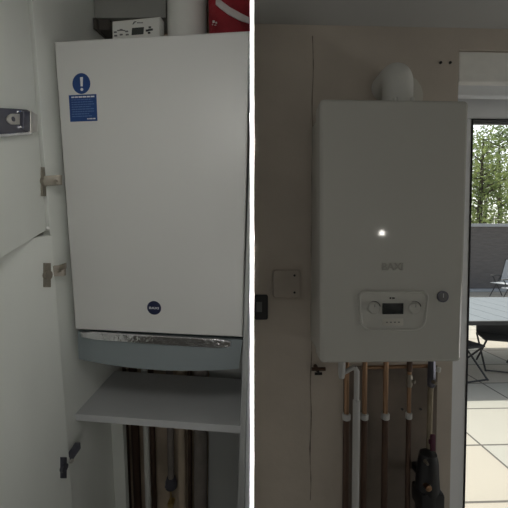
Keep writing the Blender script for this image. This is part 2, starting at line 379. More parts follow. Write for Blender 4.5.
# ---------------------------------------------------------------- pipes under the right boiler
yp = .13
def pz(py, y=yp): return Rr(380, py, y).z
def pxx(px, y=yp, py=400): return Rr(px, py, y).x
zbo = bz0 + .004
ZCLIP = pz(416)
defs = [(346.5, 'copper pipe under the right boiler, farthest left, beside the white waste pipe', .0078, 376),
        (364.5, 'copper pipe just right of the white waste pipe under the right boiler', .0075, 364),
        (385.5, 'copper pipe at the middle under the right boiler, bright above its white clip', .0078, 364),
        (409.0, 'thin copper pipe with a small isolating valve under the right boiler', .0062, 364)]
for px, lab, r, top in defs:
    x = pxx(px); t = Thing('copper_pipe', lab, 'pipe', (x, yp, 0), group='copper pipes under the right boiler')
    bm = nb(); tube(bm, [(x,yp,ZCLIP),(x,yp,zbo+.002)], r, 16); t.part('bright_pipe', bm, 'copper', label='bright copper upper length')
    bm = nb(); tube(bm, [(x,yp,0),(x,yp,ZCLIP)], r*1.25, 16); t.part('wide_pipe', bm, 'copper_dark', label='dark lower length')  # lower length drawn thicker and darker than the upper
    bm = nb(); tube(bm, [(x,yp,ZCLIP-.010),(x,yp,ZCLIP-.008),(x,yp,ZCLIP+.008),(x,yp,ZCLIP+.010)], [r*1.3,r*1.65,r*1.65,r*1.3], 16)
    t.part('pipe_clip', bm, 'waste_plastic')
    if px < 400:
        bm = nb(); tube(bm, [(x,yp,zbo-.012),(x,yp,zbo+.002)], r*1.55, 6); t.part('compression_nut', bm, 'brass')
    else:
        bm = nb(); z = pz(381); tube(bm, [(x,yp,z-.02),(x,yp,z-.012),(x,yp,z+.012),(x,yp,z+.02)], [r*1.2,r*1.7,r*1.7,r*1.2], 8)
        tube(bm, [(x,yp,z),(x+.012,yp-.012,z)], .006, 10); t.part('isolating_valve', bm, 'nickel')
        bm = nb(); tube(bm, [(x,yp,z+.03),(x,yp,zbo+.002)], r*1.35, 12); t.part('top_fitting', bm, 'copper_dark')
# cross pipe linking fittings close under the boiler
bm = nb(); yq = .1435
tube(bm, [(pxx(362,yq,368), yq, pz(367.5,yq)), (pxx(432,yq,368), yq, pz(366.5,yq))], .006, 12)
single('copper_crossover_pipe', 'thin horizontal copper pipe running behind the uprights just under the right boiler', 'pipe', bm, 'copper')
# white condensate pipe
xw = pxx(356); x1_ = pxx(341)
t = Thing('waste_pipe', 'white plastic condensate pipe with an angled trap fitting under the right boiler', 'pipe', (xw, .10, 0))
yv = .095
bm = nb(); tube(bm, [(pxx(356.5,yv),yv,0),(pxx(356.5,yv),yv,pz(400,yv))], .0108, 20); t.part('lower_pipe', bm, 'waste_plastic')
bm = nb(); tube(bm, [(pxx(356.5,yv),yv,pz(402,yv)),(pxx(356.5,yv),yv,pz(371,yv)),(pxx(354,yv),yv,pz(366.5,yv))], [.0082,.0082,.007], 20); t.part('upper_pipe', bm, 'waste_plastic')
bm = nb(); xx = pxx(341.5,yv); tube(bm, [(xx,yv,zbo+.002),(xx,yv,pz(372,yv)),(xx,yv,pz(377.5,yv))], [.0108,.0108,.008], 20)
tube(bm, [(xx,yv,pz(373.5,yv)),(pxx(354,yv),yv,pz(366.5,yv))], .0066, 16); t.part('trap_elbow', bm, 'waste_plastic')
# brass pipe with valve at the right
x = pxx(431); zt_ = pz(386)
t = Thing('gas_pipe', 'brassy valved pipe under the right boiler running down into the black filter', 'pipe', (x, yp, 0))
xl = pxx(428.5, yp, 460)
bm = nb(); tube(bm, [(xl,yp,pz(466)),(x-.002,yp,pz(392)),(x,yp,zt_)], .0080, 16); t.part('pipe', bm, 'dull_brass')
bm = nb(); tube(bm, [(x,yp,zt_-.006),(x,yp,zt_),(x,yp,zt_+.03),(x,yp,zbo+.002)], [.008,.0125,.0125,.0095], 8); t.part('valve_body', bm, 'dark_steel')
bm = nb(); tube(bm, [(x,yp-.010,zt_+.016),(x,yp-.026,zt_+.016)], [.0065,.005], 10); t.part('valve_spindle', bm, 'nickel')
bm = nb(); tube(bm, [(x+.003,yp-.03,pz(369)),(x+.006,yp-.03,pz(364.5))], .0065, 12); t.part('union_nut', bm, 'plastic')
bm = nb(); xt = pxx(434.5, yp-.03, 438); box(bm, xt-.009, xt+.006, yp-.028, yp-.020, pz(447), pz(431), .003); box(bm, xt-.012, xt+.002, yp-.024, yp-.016, pz(441), pz(437), .002)
M['maroon'] = mat('maroon_plastic', (.10,.02,.045), .5, var=.15); t.part('lever_handle', bm, 'maroon', label='dull maroon lever on the pipe')
# black filter bottle
xf = pxx(427.5, .12, 490)
t = Thing('system_filter', 'black bulky filter canister on the pipe at the lower right of the right boiler', 'filter', (xf, .12, pz(530,.12)))
z_ = lambda py: pz(py, .12)
bm = nb(); tube(bm, [(xf,.12,z_(535)),(xf,.12,z_(528)),(xf,.12,z_(492)),(xf-.001,.12,z_(489)),(xf-.001,.12,z_(476)),(xf,.12,z_(462)),(xf,.12,z_(454)),(xf,.12,z_(451))], [.031,.036,.036,.036,.033,.030,.025,.010], 28); t.part('canister', bm, 'black')
bm = nb(); box(bm, xf-.037, xf+.038, .085, .155, z_(507), z_(488), .01); t.part('collar', bm, 'black')
bm = nb(); box(bm, xf-.012, xf+.012, .15, YW+.001, z_(486), z_(478), .002); t.part('wall_bracket', bm, 'black')
bm = nb(); xc = pxx(429,.08,490); tube(bm, [(xc,.10,pz(490,.08)),(xc,.080,pz(490,.08)),(xc,.078,pz(490,.08))], [.0095,.0095,.006], 16); t.part('drain_plug', bm, 'copper', label='copper coloured round plug')
bm = nb(); xc = pxx(428.5,.08,464); tube(bm, [(xc,.10,pz(464,.09)),(xc,.083,pz(464,.09))], [.006,.004], 12); t.part('bleed_screw', bm, 'nickel')
# wall bracket with dark tap at the boiler's lower left
t = Thing('filling_tap', 'small dark tap on the plaster wall at the lower left corner of the right boiler', 'tap', (Rr(316,372,.17).x, .17, Rr(316,374,.17).z))
xa, za = Rr(316, 370, .165).x, Rr(316, 370, .165).z
bm = nb(); tube(bm, [(xa-.014,.165,za+.003),(xa+.030,.165,za+.003)], .006, 10); tube(bm, [(xa+.005,YW-.001,za),(xa+.005,.165,za)], .007, 10); t.part('tap_body', bm, 'copper_dark')
bm = nb(); tube(bm, [(xa-.005,.16,za-.010),(xa+.018,.16,za-.010)], .0045, 10); tube(bm, [(xa+.007,.162,za-.010),(xa+.007,.164,za+.003)], .004, 8); t.part('tap_lever', bm, 'black')

# ---------------------------------------------------------------- fittings on the plaster wall
s0, s1 = Rr(273, 298, YW-.02), Rr(300.5, 270, YW-.02)
t = Thing('blanking_plate', 'square off-white blanking plate with two dark screw holes left of the right boiler', 'wall plate', ((s0.x+s1.x)/2, YW, s0.z))
bm = nb(); prism(bm, rrect(s0.x, s1.x, s0.z, s1.z, .010, YW-.022, 6), (0,.024,0), .003); pl = t.part('plate', bm, 'plate', label='dusty off-white plate')
for py in (275.5, 292.5):
    v = Rr(294.5, py, YW-.022); bm = nb(); tube(bm, [(v.x,YW-.0205,v.z),(v.x,YW-.0235,v.z)], .0036, 12); t.part('screw', bm, 'black', pl)
s0, s1 = Rr(252, 320, YW-.012), Rr(268, 295, YW-.012); s0.x = max(s0.x-.03, xp(YW-.012)+.002)
t = Thing('light_switch', 'black framed light switch at the left end of the plaster wall', 'switch', ((s0.x+s1.x)/2, YW, s0.z))
bm = nb(); prism(bm, rrect(s0.x, s1.x, s0.z, s1.z, .006, YW-.010, 6), (0,.010,0), .002); fp = t.part('frame', bm, 'black')
v0, v1 = Rr(254.5, 312, YW-.012), Rr(262, 302, YW-.012)
bm = nb(); box(bm, max(v0.x, s0.x+.006), v1.x, YW-.014, YW-.009, v0.z, v1.z, .0015); t.part('rocker', bm, 'grey_ink', fp, label='grey rocker')
for px, lab in ((440.5, 'small dark screw hole plug high on the plaster wall, nearer the flue elbow'), (450, 'small dark screw hole plug high on the plaster wall, nearer the blind')):
    v = Rr(px, 62.8, YW); bm = nb(); tube(bm, [(v.x,YW+.0,v.z),(v.x,YW-.003,v.z)], .0045, 12); single('wall_plug', lab, 'wall plug', bm, 'black', group='screw hole plugs by the blind')
for px, py, lab in ((402, 409, 'tiny dark plug in the darker plaster left of the thin valve pipe'), (420.5, 409, 'tiny dark plug in the darker plaster right of the thin valve pipe')):
    v = Rr(px, py, YW-.004); bm = nb(); tube(bm, [(v.x,YW-.004,v.z),(v.x,YW-.007,v.z)], .004, 12); single('wall_plug', lab, 'wall plug', bm, 'black', group='screw hole plugs behind the pipes')

# ================================================================== outdoors
bm = nb(); box(bm, -6, 30, y1, 40, -.12, -.02); struct('floor_patio', bm, 'patio', label='pale square paving slabs of the patio')
yfn = 10.9
ftop_z = Rr(490, 226.8, yfn).z; 
t = Thing('garden_fence', 'long charcoal board fence with a pale top rail at the end of the patio', 'fence', (7, yfn, -.02))
bm = nb()
for i in range(11):
    h = (ftop_z+.02)/11; box(bm, -2, 14, yfn, yfn+.04, -.02+i*h, -.02+(i+1)*h-.002, .001)
t.part('board_panel', bm, 'fence')
bm = nb(); box(bm, -2, 14, yfn-.05, yfn+.08, ftop_z, ftop_z+.11, .01); t.part('top_rail', bm, 'rail', label='pale top rail')
for i in range(9):
    bm = nb(); box(bm, -2+i*2.0-.05, -2+i*2.0+.05, yfn+.03, yfn+.12, -.02, ftop_z, .006); t.part('fence_post', bm, 'fence')
bm = nb(); yn = yfn-.35; box(bm, -2, 14, yn, yfn-.02, -.02, .05, .01); struct('trim_6', bm, 'rail', label='pale kerb along the foot of the fence')
# patio table
zt = .74; y0_, y1_ = Rr(490, 322, 3).y, 0
tv0 = at(490, 321, 2, zt); tv1 = at(490, 297, 2, zt)
ty0, ty1 = tv0.y, tv1.y; tx0, tx1 = 1.35, 4.9
t = Thing('patio_table', 'large grey slatted patio table on the paving outside the patio door', 'table', ((tx0+tx1)/2, (ty0+ty1)/2, -.02))
bm = nb(); ns = 12
for i in range(ns):
    w = (tx1-tx0-.08)/ns; box(bm, tx0+.04+i*w+.003, tx0+.04+(i+1)*w-.003, ty0+.03, ty1-.03, zt-.02, zt, .003)
t.part('slatted_top', bm, 'table')
bm = nb(); box(bm, tx0, tx1, ty0, ty0+.035, zt-.055, zt-.001, .004); box(bm, tx0, tx1, ty1-.035, ty1, zt-.055, zt-.001, .004); box(bm, tx0, tx0+.04, ty0, ty1, zt-.055, zt-.001, .004); box(bm, tx1-.04, tx1, ty0, ty1, zt-.055, zt-.001, .004)
t.part('apron', bm, 'frame_dark')
for xx in (tx0+.04, tx1-.04):
    for yy in (ty0+.05, ty1-.05):
        bm = nb(); box(bm, xx-.03, xx+.03, yy-.03, yy+.03, -.02, zt-.04, .004); t.part('leg', bm, 'frame_dark')
# chairs: folding stools under the table, reclining chairs by the fence
def stool(c, rz, lab):
    t = Thing('folding_stool', lab, 'stool', (0,0,0), group='dark folding stools under the patio table')
    bm = nb(); box(bm, -.22, .22, -.19, .19, .40, .43, .012); box(bm, -.22, .22, .15, .19, .43, .56, .012); t.part('seat', bm, 'textile_dark')
    for sx in (-.21, .21):
        bm = nb(); tube(bm, [(sx,-.24,.0),(sx,.18,.41)], .012, 8); t.part('leg', bm, 'frame_dark')
        bm = nb(); tube(bm, [(sx*.9,.24,.0),(sx*.9,-.18,.41)], .012, 8); t.part('leg', bm, 'frame_dark')
    bm = nb(); tube(bm, [(-.21,-.23,.012),(.21,-.23,.012)], .010, 8); t.part('foot_bar', bm, 'frame_dark')
    t.o.matrix_world = Matrix.Translation((c[0], c[1], -.02)) @ Matrix.Rotation(rz, 4, 'Z')
fp1 = at(474, 385, 2, -.02); fp2 = at(503, 374, 2, -.02)
stool((fp1.x, fp1.y+.30), .25, 'dark folding stool under the near edge of the patio table, nearest the door frame')
stool((fp2.x+.12, fp2.y+.25), -.35, 'dark folding stool under the patio table, farther right from the door frame')
def recliner(c, rz, lab):
    t = Thing('garden_chair', lab, 'chair', (0,0,0), group='garden chairs by the fence')
    bm = nb(); box(bm, -.25, .25, -.25, .22, .43, .455, .010); t.part('seat', bm, 'textile')
    bm = nb(); hexa(bm, [(-.25,.20,.45),(.25,.20,.45),(.25,.225,.45),(-.25,.225,.45),(-.24,.44,1.16),(.24,.44,1.16),(.24,.465,1.15),(-.24,.465,1.15)], .006); t.part('backrest', bm, 'textile')
    for s in (-.27,.27):
        bm = nb(); tube(bm, [(s,-.24,0),(s,.28,.66)], .013, 8); t.part('leg', bm, 'frame_dark')
        bm = nb(); tube(bm, [(s,.34,0),(s,-.12,.66)], .013, 8); t.part('leg', bm, 'frame_dark')
        bm = nb(); box(bm, s-.025, s+.025, -.22, .30, .655, .68, .008); t.part('armrest', bm, 'frame_dark')
    bm = nb(); tube(bm, [(-.26,.21,.43),(-.255,.455,1.17),(.255,.455,1.17),(.26,.21,.43)], .014, 8); t.part('back_frame', bm, 'frame_dark')
    t.o.matrix_world = Matrix.Translation((c[0], c[1], -.02)) @ Matrix.Rotation(rz, 4, 'Z')
s1_ = at(497, 283, 2, .43); recliner((s1_.x+.22, s1_.y), -1.25, 'pale grey garden chair with dark arms by the charcoal fence, farther back of the two')
s2_ = at(506, 288.5, 2, .43); recliner((s2_.x+.30, s2_.y), -1.25, 'pale grey garden chair with dark arms by the charcoal fence, nearer the patio table')

# trees behind the fence
def tree(x, y, h, rad, nleaf, lm, lab, seed, lean=0.0):
    rnd = random.Random(seed)
    t = Thing('tree', lab, 'tree', (x, y, -.1), group='trees behind the fence')
    bm = nb(); tube(bm, [(x,y,-.1),(x+lean*.3,y,h*.3),(x+lean*.6,y,h*.6),(x+lean,y,h*.92)], [.16,.13,.085,.025], 10); t.part('trunk', bm, 'bark')
    bb = nb(); cl = []
    for i in range(26):
        k = .18 + .70*rnd.random(); a = rnd.random()*2*PI; ln = rad*(.45+.6*rnd.random())*(1.1-.55*k)
        p0 = Vector((x+lean*k, y, h*k)); p1 = p0 + Vector((math.cos(a)*ln, math.sin(a)*ln, .35*ln))
        tube(bb, [p0, (p0+p1)/2+Vector((0,0,.06)), p1], [.04,.028,.010], 6); cl += [p1, (p0+p1)/2, p0.lerp(p1,.8)+Vector((0,0,.3))]
    t.part('branch', bb, 'bark')
    bm = nb()
    for i in range(nleaf):
        c = rnd.choice(cl); q = c + Vector((rnd.gauss(0,.42),rnd.gauss(0,.42),rnd.gauss(0,.36)))*(h/6.9)**.7
        n_ = Vector((rnd.gauss(0,1),rnd.gauss(0,1),rnd.gauss(0,1)+.4)).normalized(); u = n_.orthogonal().normalized(); u.rotate(Matrix.Rotation(rnd.random()*6.28,3,n_)); w = n_.cross(u)
        s = (.07+.07*rnd.random())*(h/6.9)**.6
        vs = [bm.verts.new(q+d) for d in (-u*s, w*s*.45+n_*s*.12, u*s, -w*s*.45+n_*s*.12)]
        bm.faces.new(vs)
    t.part('foliage', bm, lm, smooth=False)
    return t
def txp(px, y): return Rr(px, 200, y).x
tree(txp(478,14.2), 14.2, 6.9, 1.7, 2000, 'leaf', 'light green leafy tree behind the fence, closest to the door frame', 1, .2)
tree(txp(502,20.4), 20.4, 9.4, 2.2, 2000, 'leaf_dark', 'darker green tree behind the fence at the right edge of the glass', 2, -.3)
tree(txp(484,27.0), 27.0, 11.6, 2.6, 2000, 'leaf', 'tall green tree standing farthest back behind the other two trees', 4, .3)

tree(13.6, 15.0, 6.6, 1.7, 1800, 'leaf', 'light green tree behind the fence at the far right end of the patio', 6, -.2)
tree(26.0, 27.5, 10.5, 2.2, 1800, 'leaf_dark', 'dark green tree far beyond the right end of the fence', 8, .2)
# ================================================================== LEFT: cupboard with the older boiler
XI = -.018; PT = .018; YP = -.045; YBK = .31; ZT, ZB = 1.02, -1.16
cup = Thing('boiler_cupboard', 'white cupboard with opened doors housing the left boiler', 'cupboard', (.2, 0, ZB), ML)
bm = nb(); box(bm, XI-PT, XI, YP, YBK, ZB, ZT, .001); cup.part('side_panel', bm, 'melamine')
i0, i1 = L(251.2, 100, -.012), L(237.6, 508, -.012); o0, o1 = L(252.1, 100, -.012), L(244.5, 508, -.012)
j0, j1 = L(251.0, 100, YBK), L(247.0, 508, YBK); k0, k1 = L(252.0, 100, YBK), L(250.5, 508, YBK)
def ext(a, b, z): k = (z-b.z)/(a.z-b.z); return b + (a-b)*k
zlo, zhi = -1.0, .74
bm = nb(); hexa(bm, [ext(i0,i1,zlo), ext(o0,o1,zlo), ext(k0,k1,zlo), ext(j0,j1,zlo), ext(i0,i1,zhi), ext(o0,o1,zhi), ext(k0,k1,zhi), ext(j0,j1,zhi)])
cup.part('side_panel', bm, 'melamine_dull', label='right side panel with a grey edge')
m0, m1 = L(252.3, 100, -.004), L(250.6, 508, -.004); n0, n1 = L(252.2, 100, .05), L(250.4, 508, .05); e0, e1 = L(252.1, 100, .05), L(244.5, 508, .05)
bm = nb(); g0_, g1_ = L(252.1, 100, -.004), L(244.9, 508, -.004)
hexa(bm, [ext(g0_,g1_,zlo), ext(m0,m1,zlo), ext(n0,n1,zlo), ext(e0,e1,zlo), ext(g0_,g1_,.60), ext(m0,m1,.60), ext(n0,n1,.60), ext(e0,e1,.60)]); cup.part('filler_strip', bm, 'upvc', label='white filler strip outside the right side panel')
bm = nb(); box(bm, XI, .40, YBK, YBK+.012, ZB, ZT); cup.part('back_panel', bm, 'backing', label='bare brownish back board')
# shelf
bm = nb(); zs = L(76, 414, 0).z; xr = L(240.5, 427, 0).x
hexa(bm, [(XI,0,zs-.021),(xr,0,zs-.023),(xr-.012,.235,zs-.021),(XI,.235,zs-.021),(XI,0,zs),(xr,0,zs),(xr-.012,.235,zs),(XI,.235,zs)], .0012)
cup.part('shelf', bm, 'shelf')
# upper door
def door_frame(xh, yh, a):
    P = Vector((xh, yh, 0)); d = Vector((math.sin(a), -math.cos(a), 0)); n_ = Vector((math.cos(a), math.sin(a), 0)); return P, d, n_
hp = L(46.5, 230, -.052)
P1, D1, N1 = door_frame(hp.x, -.052, math.radians(8))
b0_, b1_ = on_plane(46.5, 230, P1, N1), on_plane(0, 258, P1, N1)
LEN = .42
def along(s, z): return P1 + D1*s + Vector((0,0,z))
s1v = (b1_-P1).dot(D1); zE = b0_.z + (b1_.z-b0_.z)*LEN/s1v
bm = nb(); prism(bm, [along(0,b0_.z), along(LEN,zE), along(LEN,ZT), along(0,ZT)], -N1*.018, .0008)
ud = cup.part('door', bm, 'melamine', label='upper door, opened towards the viewer')
# lower door
lp = L(58.5, 300, -.052)
P2, D2, N2 = door_frame(lp.x-.004, -.052, math.radians(-9))
zt2 = b0_.z - .012
bm = nb(); f2 = lambda s, z: P2 + D2*s + Vector((0,0,z))
prism(bm, [f2(0,ZB), f2(.46,ZB), f2(.46,zt2), f2(0,zt2)], -N2*.018, .0008)
ld = cup.part('door', bm, 'melamine', label='lower door, opened wide')
# concealed hinges (cup plate, arm, mounting block)
def hinge(parent, P, N, plate, arm, mount, m1, m2):
    bm = nb()
    (x0,y0,x1,y1) = plate; c = [on_plane(x, y, P, N) for x, y in ((x0,y1),(x1,y1),(x1,y0),(x0,y0))]
    prism(bm, c, N*.004, .001); mid = on_plane((x0+x1)/2, (y0+y1)/2, P, N)
    tube(bm, [mid, mid+N*.008], .011, 14); 
    h = cup.part('hinge', bm, m1, parent)
    (x0,y0,x1,y1) = arm; bm = nb(); ya = -.062
    prism(bm, [L(x0,y1,ya), L(x1,y1-1,ya+.016), L(x1,y0-1,ya+.016), L(x0,y0,ya)], (0,.008,0), .0012)
    if mount:
        mb = nb(); prism(mb, [L(*q, -.050) for q in mount], (0,.006,0), .0015); cup.part('hinge_mount', mb, m1, parent)
    v = L((x0+x1)/2+3, (y0+y1)/2, ya); tube(bm, [v+Vector((0,.006,0)), v+Vector((0,-.003,0))], .0035, 10)
    # arms are separate sub-parts of the door so they keep their own look
    cup.part('hinge_arm', bm, m2, parent)
hinge(ud, P1, N1, (40.5,167,44.5,196), (43.5,176,60,186), None, 'nickel', 'nickel')
hinge(ld, P2, N2, (43,263,49.5,287), (47,266.5,64,277), [(57,273),(65,269),(65,263),(57,266)], 'nickel', 'nickel')
hinge(ld, P2, N2, (60,457,65.5,478), (63.5,458.5,72,464.5), [(67,459),(72,461),(79.5,450),(79,444),(74,444),(68,453)], 'dark_steel', 'bright_nickel')
# catch on the upper door
def dpl(px, py, out=0): return on_plane(px, py, P1 + N1*out, N1)
def slab(parent, name, poly, o0, o1, m, bev=.001, label=None):
    bm = nb(); prism(bm, [dpl(x, y, o1) for x, y in poly], -N1*(o1-o0), bev); return cup.part(name, bm, m, parent, label)
slab(ud, 'catch_body', [(-14,107),(-14,136),(32,133.5),(32,111),(27,109.5)], 0, .010, 'dark_steel', .0015, 'dark metal catch body')
slab(ud, 'catch_tongue', [(20,124.5),(12,124.5),(9,122.5),(7,119),(9,115.5),(12,113.8),(20,113.8)], .010, .0125, 'bright_nickel', .0008)
bm = nb(); v = dpl(13, 119, .0125); tube(bm, [v-N1*.001, v+N1*.0016], .0045, 14); cup.part('catch_screw', bm, 'dark_steel', ud)
slab(ud, 'catch_bar', [(24,129.5),(30.5,131.5),(30.5,111),(24,111.5)], .010, .014, 'dark_steel', .0012)
slab(ud, 'catch_end', [(31,133.5),(38,132),(38,114.5),(31,110.5)], .002, .016, 'bright_nickel', .003)
slab(ud, 'catch_rim', [(-14,135),(32,131.5),(33,134.5),(-14,138)], .002, .0125, 'chrome', .0012)
slab(ud, 'catch_screw', [(18,112.5),(22.5,112),(22.5,110.3),(18,110.8)], .010, .012, 'chrome', .0004)
slab(ud, 'catch_screw', [(20,128),(23,128),(23,126),(20,126)], .010, .012, 'chrome', .0004)
bm = nb(); v = L(47.5, 229, -.06); tube(bm, [v, v+Vector((.004,-.004,.003))], .004, 10); cup.part('door_bumper', bm, 'plastic', ud)

# ---------------------------------------------------------------- left boiler
qTL, qTR, qBL, qBR = L(53.6,41), L(249.9,30.4), L(75,329.5), L(242.8,337.5)
t = Thing('wall_boiler', 'white boiler with blue stickers and a blue-grey lower band inside the open cupboard', 'boiler', (.22, .15, -.09), ML)
bm = nb(); yd = .022
off = [Vector((.0,yd,0))]*4
prism(bm, [qBL, qBR, qTR, qTL], (0,yd,0), .005)
t.part('front_panel', bm, 'enamel_left')
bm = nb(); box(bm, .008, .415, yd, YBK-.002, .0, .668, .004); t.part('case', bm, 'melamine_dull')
# lower band with bowed underside
bm = nb(); n = 16; top = []; bot = []
bl, brr = L(77.5, 331.5, .004), L(243, 340, .004); el, er = L(78.5, 359, .004), L(238.5, 368.5, .004)
for i in range(n+1):
    k = i/n; p = bl.lerp(brr, k); q = el.lerp(er, k); q.z -= .0125*4*k*(1-k)
    bow = -.010*4*k*(1-k); top.append(p+Vector((0,bow*.3,0))); bot.append(q+Vector((0,bow,0)))
va = [bm.verts.new(p) for p in top]; vb = [bm.verts.new(p) for p in bot]
vc = [bm.verts.new(p+Vector((0,.13,0))) for p in top]; vd = [bm.verts.new(p+Vector((0,.13-.0,.02))) for p in bot]
for i in range(n):
    bm.faces.new((va[i],va[i+1],vb[i+1],vb[i])); bm.faces.new((vb[i],vb[i+1],vd[i+1],vd[i])); bm.faces.new((vc[i],vd[i],vd[i+1],vc[i+1])); bm.faces.new((va[i],vc[i],vc[i+1],va[i+1]))
bm.faces.new((va[0],vb[0],vd[0],vc[0])); bm.faces.new((va[n],vc[n],vd[n],vb[n]))
lb = t.part('lower_band', bm, 'grey_band', label='blue-grey plastic band')
bm = nb(); tl, trr, dl, drr = L(79.5,331.3,-.004), L(231.5,340,-.004), L(82,339,-.004), L(230,349,-.004)
pu, pd = [], []
for i in range(13):
    k = i/12; s = 1.0 if i not in (0,12) else .6
    u_ = tl.lerp(trr,k); d_ = dl.lerp(drr,k); m_ = (u_+d_)/2; bow = Vector((0,-.003*4*k*(1-k),0)); pu.append(m_+(u_-m_)*s+bow); pd.append(m_+(d_-m_)*s+bow)
prism(bm, pu+pd[::-1], (0,.006,0), .002); t.part('chrome_strip', bm, 'chrome', lb)
# underside fittings
bm = nb(); xx = L(138, 374, .2).x; tube(bm, [(xx,.19,-.05),(xx,.19,.004)], .02, 16); t.part('drain_outlet', bm, 'nickel')
# badge and stickers
bc = L(154, 308, -.0012); bm = nb(); prism(bm, disc(bc, .0185), (0,.0018,0), .0006); bd = t.part('badge', bm, 'navy')
bm = nb(); text_bm(bm, 'BAXI', (bc.x,bc.y,bc.z), .0062, .0004, w=.025, bold=True); t.part('badge_lettering', bm, 'white_ink', bd)
def ell(px, py, rx, ry, y): return [L(px+rx*math.cos(2*PI*i/36), py-ry*math.sin(2*PI*i/36), y) for i in range(36)]
bm = nb(); prism(bm, ell(81.3,83.5,8.9,10.4,-.0006), (0,.0008,0)); ws = t.part('warning_sticker', bm, 'blue')
bm = nb(); prism(bm, [L(80,77.2,-.0012),L(80.6,86.3,-.0012),L(82.6,86.3,-.0012),L(82.8,77,-.0012)], (0,.0007,0)); prism(bm, ell(81.8,89.4,1.35,1.5,-.0012), (0,.0007,0)); t.part('exclamation_mark', bm, 'white_ink', ws)
bm = nb(); prism(bm, [L(68.7,95.3,-.0006),L(70.3,121.8,-.0006),L(97.4,120.8,-.0006),L(96.3,94,-.0006)], (0,.0008,0)); ns_ = t.part('notice_sticker', bm, 'blue')
def lines(rows, m, nm):
    bm = nb()
    for (u0,u1,v,th) in rows:
        def uv(u, v_): x = 68.9+27.5*u+1.3*v_; y = 95.2+26.4*v_-1.2*u; return L(x, y, -.0011)
        x = u0
        while x < u1:
            w = min(u1-x, .05+.09*random.random()); prism(bm, [uv(x,v+th), uv(x+w,v+th), uv(x+w,v), uv(x,v)], (0,.0006,0)); x += w+.022
    t.part(nm, bm, m, ns_)
random.seed(5)
lines([(.08,.92,.06,.05)], 'white_ink', 'notice_heading')
lines([(.08,.80,.17,.03),(.08,.86,.26,.03),(.08,.90,.35,.03),(.08,.76,.44,.03),(.08,.90,.53,.03),(.10,.88,.62,.03),(.08,.7,.71,.03),(.08,.8,.80,.03)], 'pale_ink', 'notice_text')
lines([(.62,.93,.90,.045)], 'white_ink', 'notice_mark')

# ---------------------------------------------------------------- on top of the left boiler
ZTOP = .668
# room controller
y_ = .10
t = Thing('heating_controller', 'white heating controller with a small display standing on the left boiler', 'controller', (L(135,30,y_).x, y_+.02, ZTOP), ML)
c = [L(111,42,y_), L(158.3,38,y_), L(160.3,16.5,y_), L(112.3,21.3,y_)]
c[0].z = ZTOP+.001; c[1].z = ZTOP+.001
bm = nb(); prism(bm, c, (0,.03,0), .002); hs = t.part('housing', bm, 'plastic')
bm = nb(); prism(bm, [L(131.5,35,y_-.001),L(143.3,34,y_-.001),L(143.8,27,y_-.001),L(132,28,y_-.001)], (0,.0015,0)); t.part('display', bm, 'lcd_green', hs)
bm = nb(); cx_, cy_ = 149.3, 29.8
for dx, dy in ((-2.4,.6),(0,0),(2.2,-.4),(.4,-2.6),(-.3,2.8)): prism(bm, [L(cx_+dx-1.2,cy_+dy+1,y_-.0015),L(cx_+dx+1.2,cy_+dy+.8,y_-.0015),L(cx_+dx+1.2,cy_+dy-1,y_-.0015),L(cx_+dx-1.2,cy_+dy-.8,y_-.0015)], (0,.002,0))
t.part('arrow_keys', bm, 'black_ink', hs)
bm = nb()
for dx, dy in ((115,32),(115.5,35.5),(121,34.5),(126.5,31.3),(127,34.5),(121,29.7)): prism(bm, [L(dx-1.3,dy+.8,y_-.0015),L(dx+1.5,dy+.6,y_-.0015),L(dx+1.4,dy-.8,y_-.0015),L(dx-1.3,dy-.6,y_-.0015)], (0,.002,0))
for i in range(10): prism(bm, [L(117.2+i*.8,30.6+.25*abs(i-4.5)*.4,y_-.0012),L(117.8+i*.8,30.6+.25*abs(i-4.5)*.4,y_-.0012),L(117.8+i*.8,29.9,y_-.0012),L(117.2+i*.8,29.9,y_-.0012)], (0,.0015,0))
t.part('button_print', bm, 'grey_ink', hs)
bm = nb(); prism(bm, [L(132.3,24.2,y_-.0012),L(133.8,23.9,y_-.0012),L(134.6,22.4,y_-.0012),L(136.6,21.6,y_-.0012),L(134.9,21.0,y_-.0012),L(133.4,22.2,y_-.0012)], (0,.0015,0))
for i in range(5): prism(bm, [L(137+i*1.25,23.2,y_-.0012),L(137.8+i*1.25,23.1,y_-.0012),L(137.8+i*1.25,22,y_-.0012),L(137+i*1.25,22.1,y_-.0012)], (0,.0015,0))
t.part('logo', bm, 'grey_ink', hs)
# flue pipe
y_ = .15; a, b_ = L(168.3, 22, y_), L(206.5, 22, y_); r = (b_.x-a.x)/2; xc = (a.x+b_.x)/2
t = Thing('flue_pipe', 'white round flue pipe rising from the top of the left boiler', 'flue', (xc, y_, ZTOP), ML)
bm = nb(); tube(bm, [(xc,y_,ZTOP+.001),(xc,y_,ZT)], r, 40); t.part('pipe', bm, 'plastic')
bm = nb(); tube(bm, [(xc,y_,ZTOP+.001),(xc,y_,ZTOP+.03)], r*1.12, 40); t.part('base_flange', bm, 'plastic')
# grey boxing and dark bracket at the back
y_ = .21; a, b_ = L(91, 18.5, y_), L(166, 14, y_)
bm = nb(); box(bm, max(a.x, XI+.002), b_.x, y_, YBK-.002, (a.z+b_.z)/2-.004, ZT, .002)
cup.part('boxing', bm, 'grey_box', label='grey boxing at the top of the back board')
a, b_ = L(88.5, 19.5, y_), L(109, 29, y_); bm = nb(); box(bm, max(a.x,XI+.002), b_.x, y_+.005, YBK-.002, b_.z, a.z+.004, .001); box(bm, max(a.x,XI+.002), max(a.x,XI)+.012, y_-.01, YBK-.002, b_.z-.004, a.z, .001)
cup.part('batten', bm, 'batten', label='dark batten under the grey boxing')
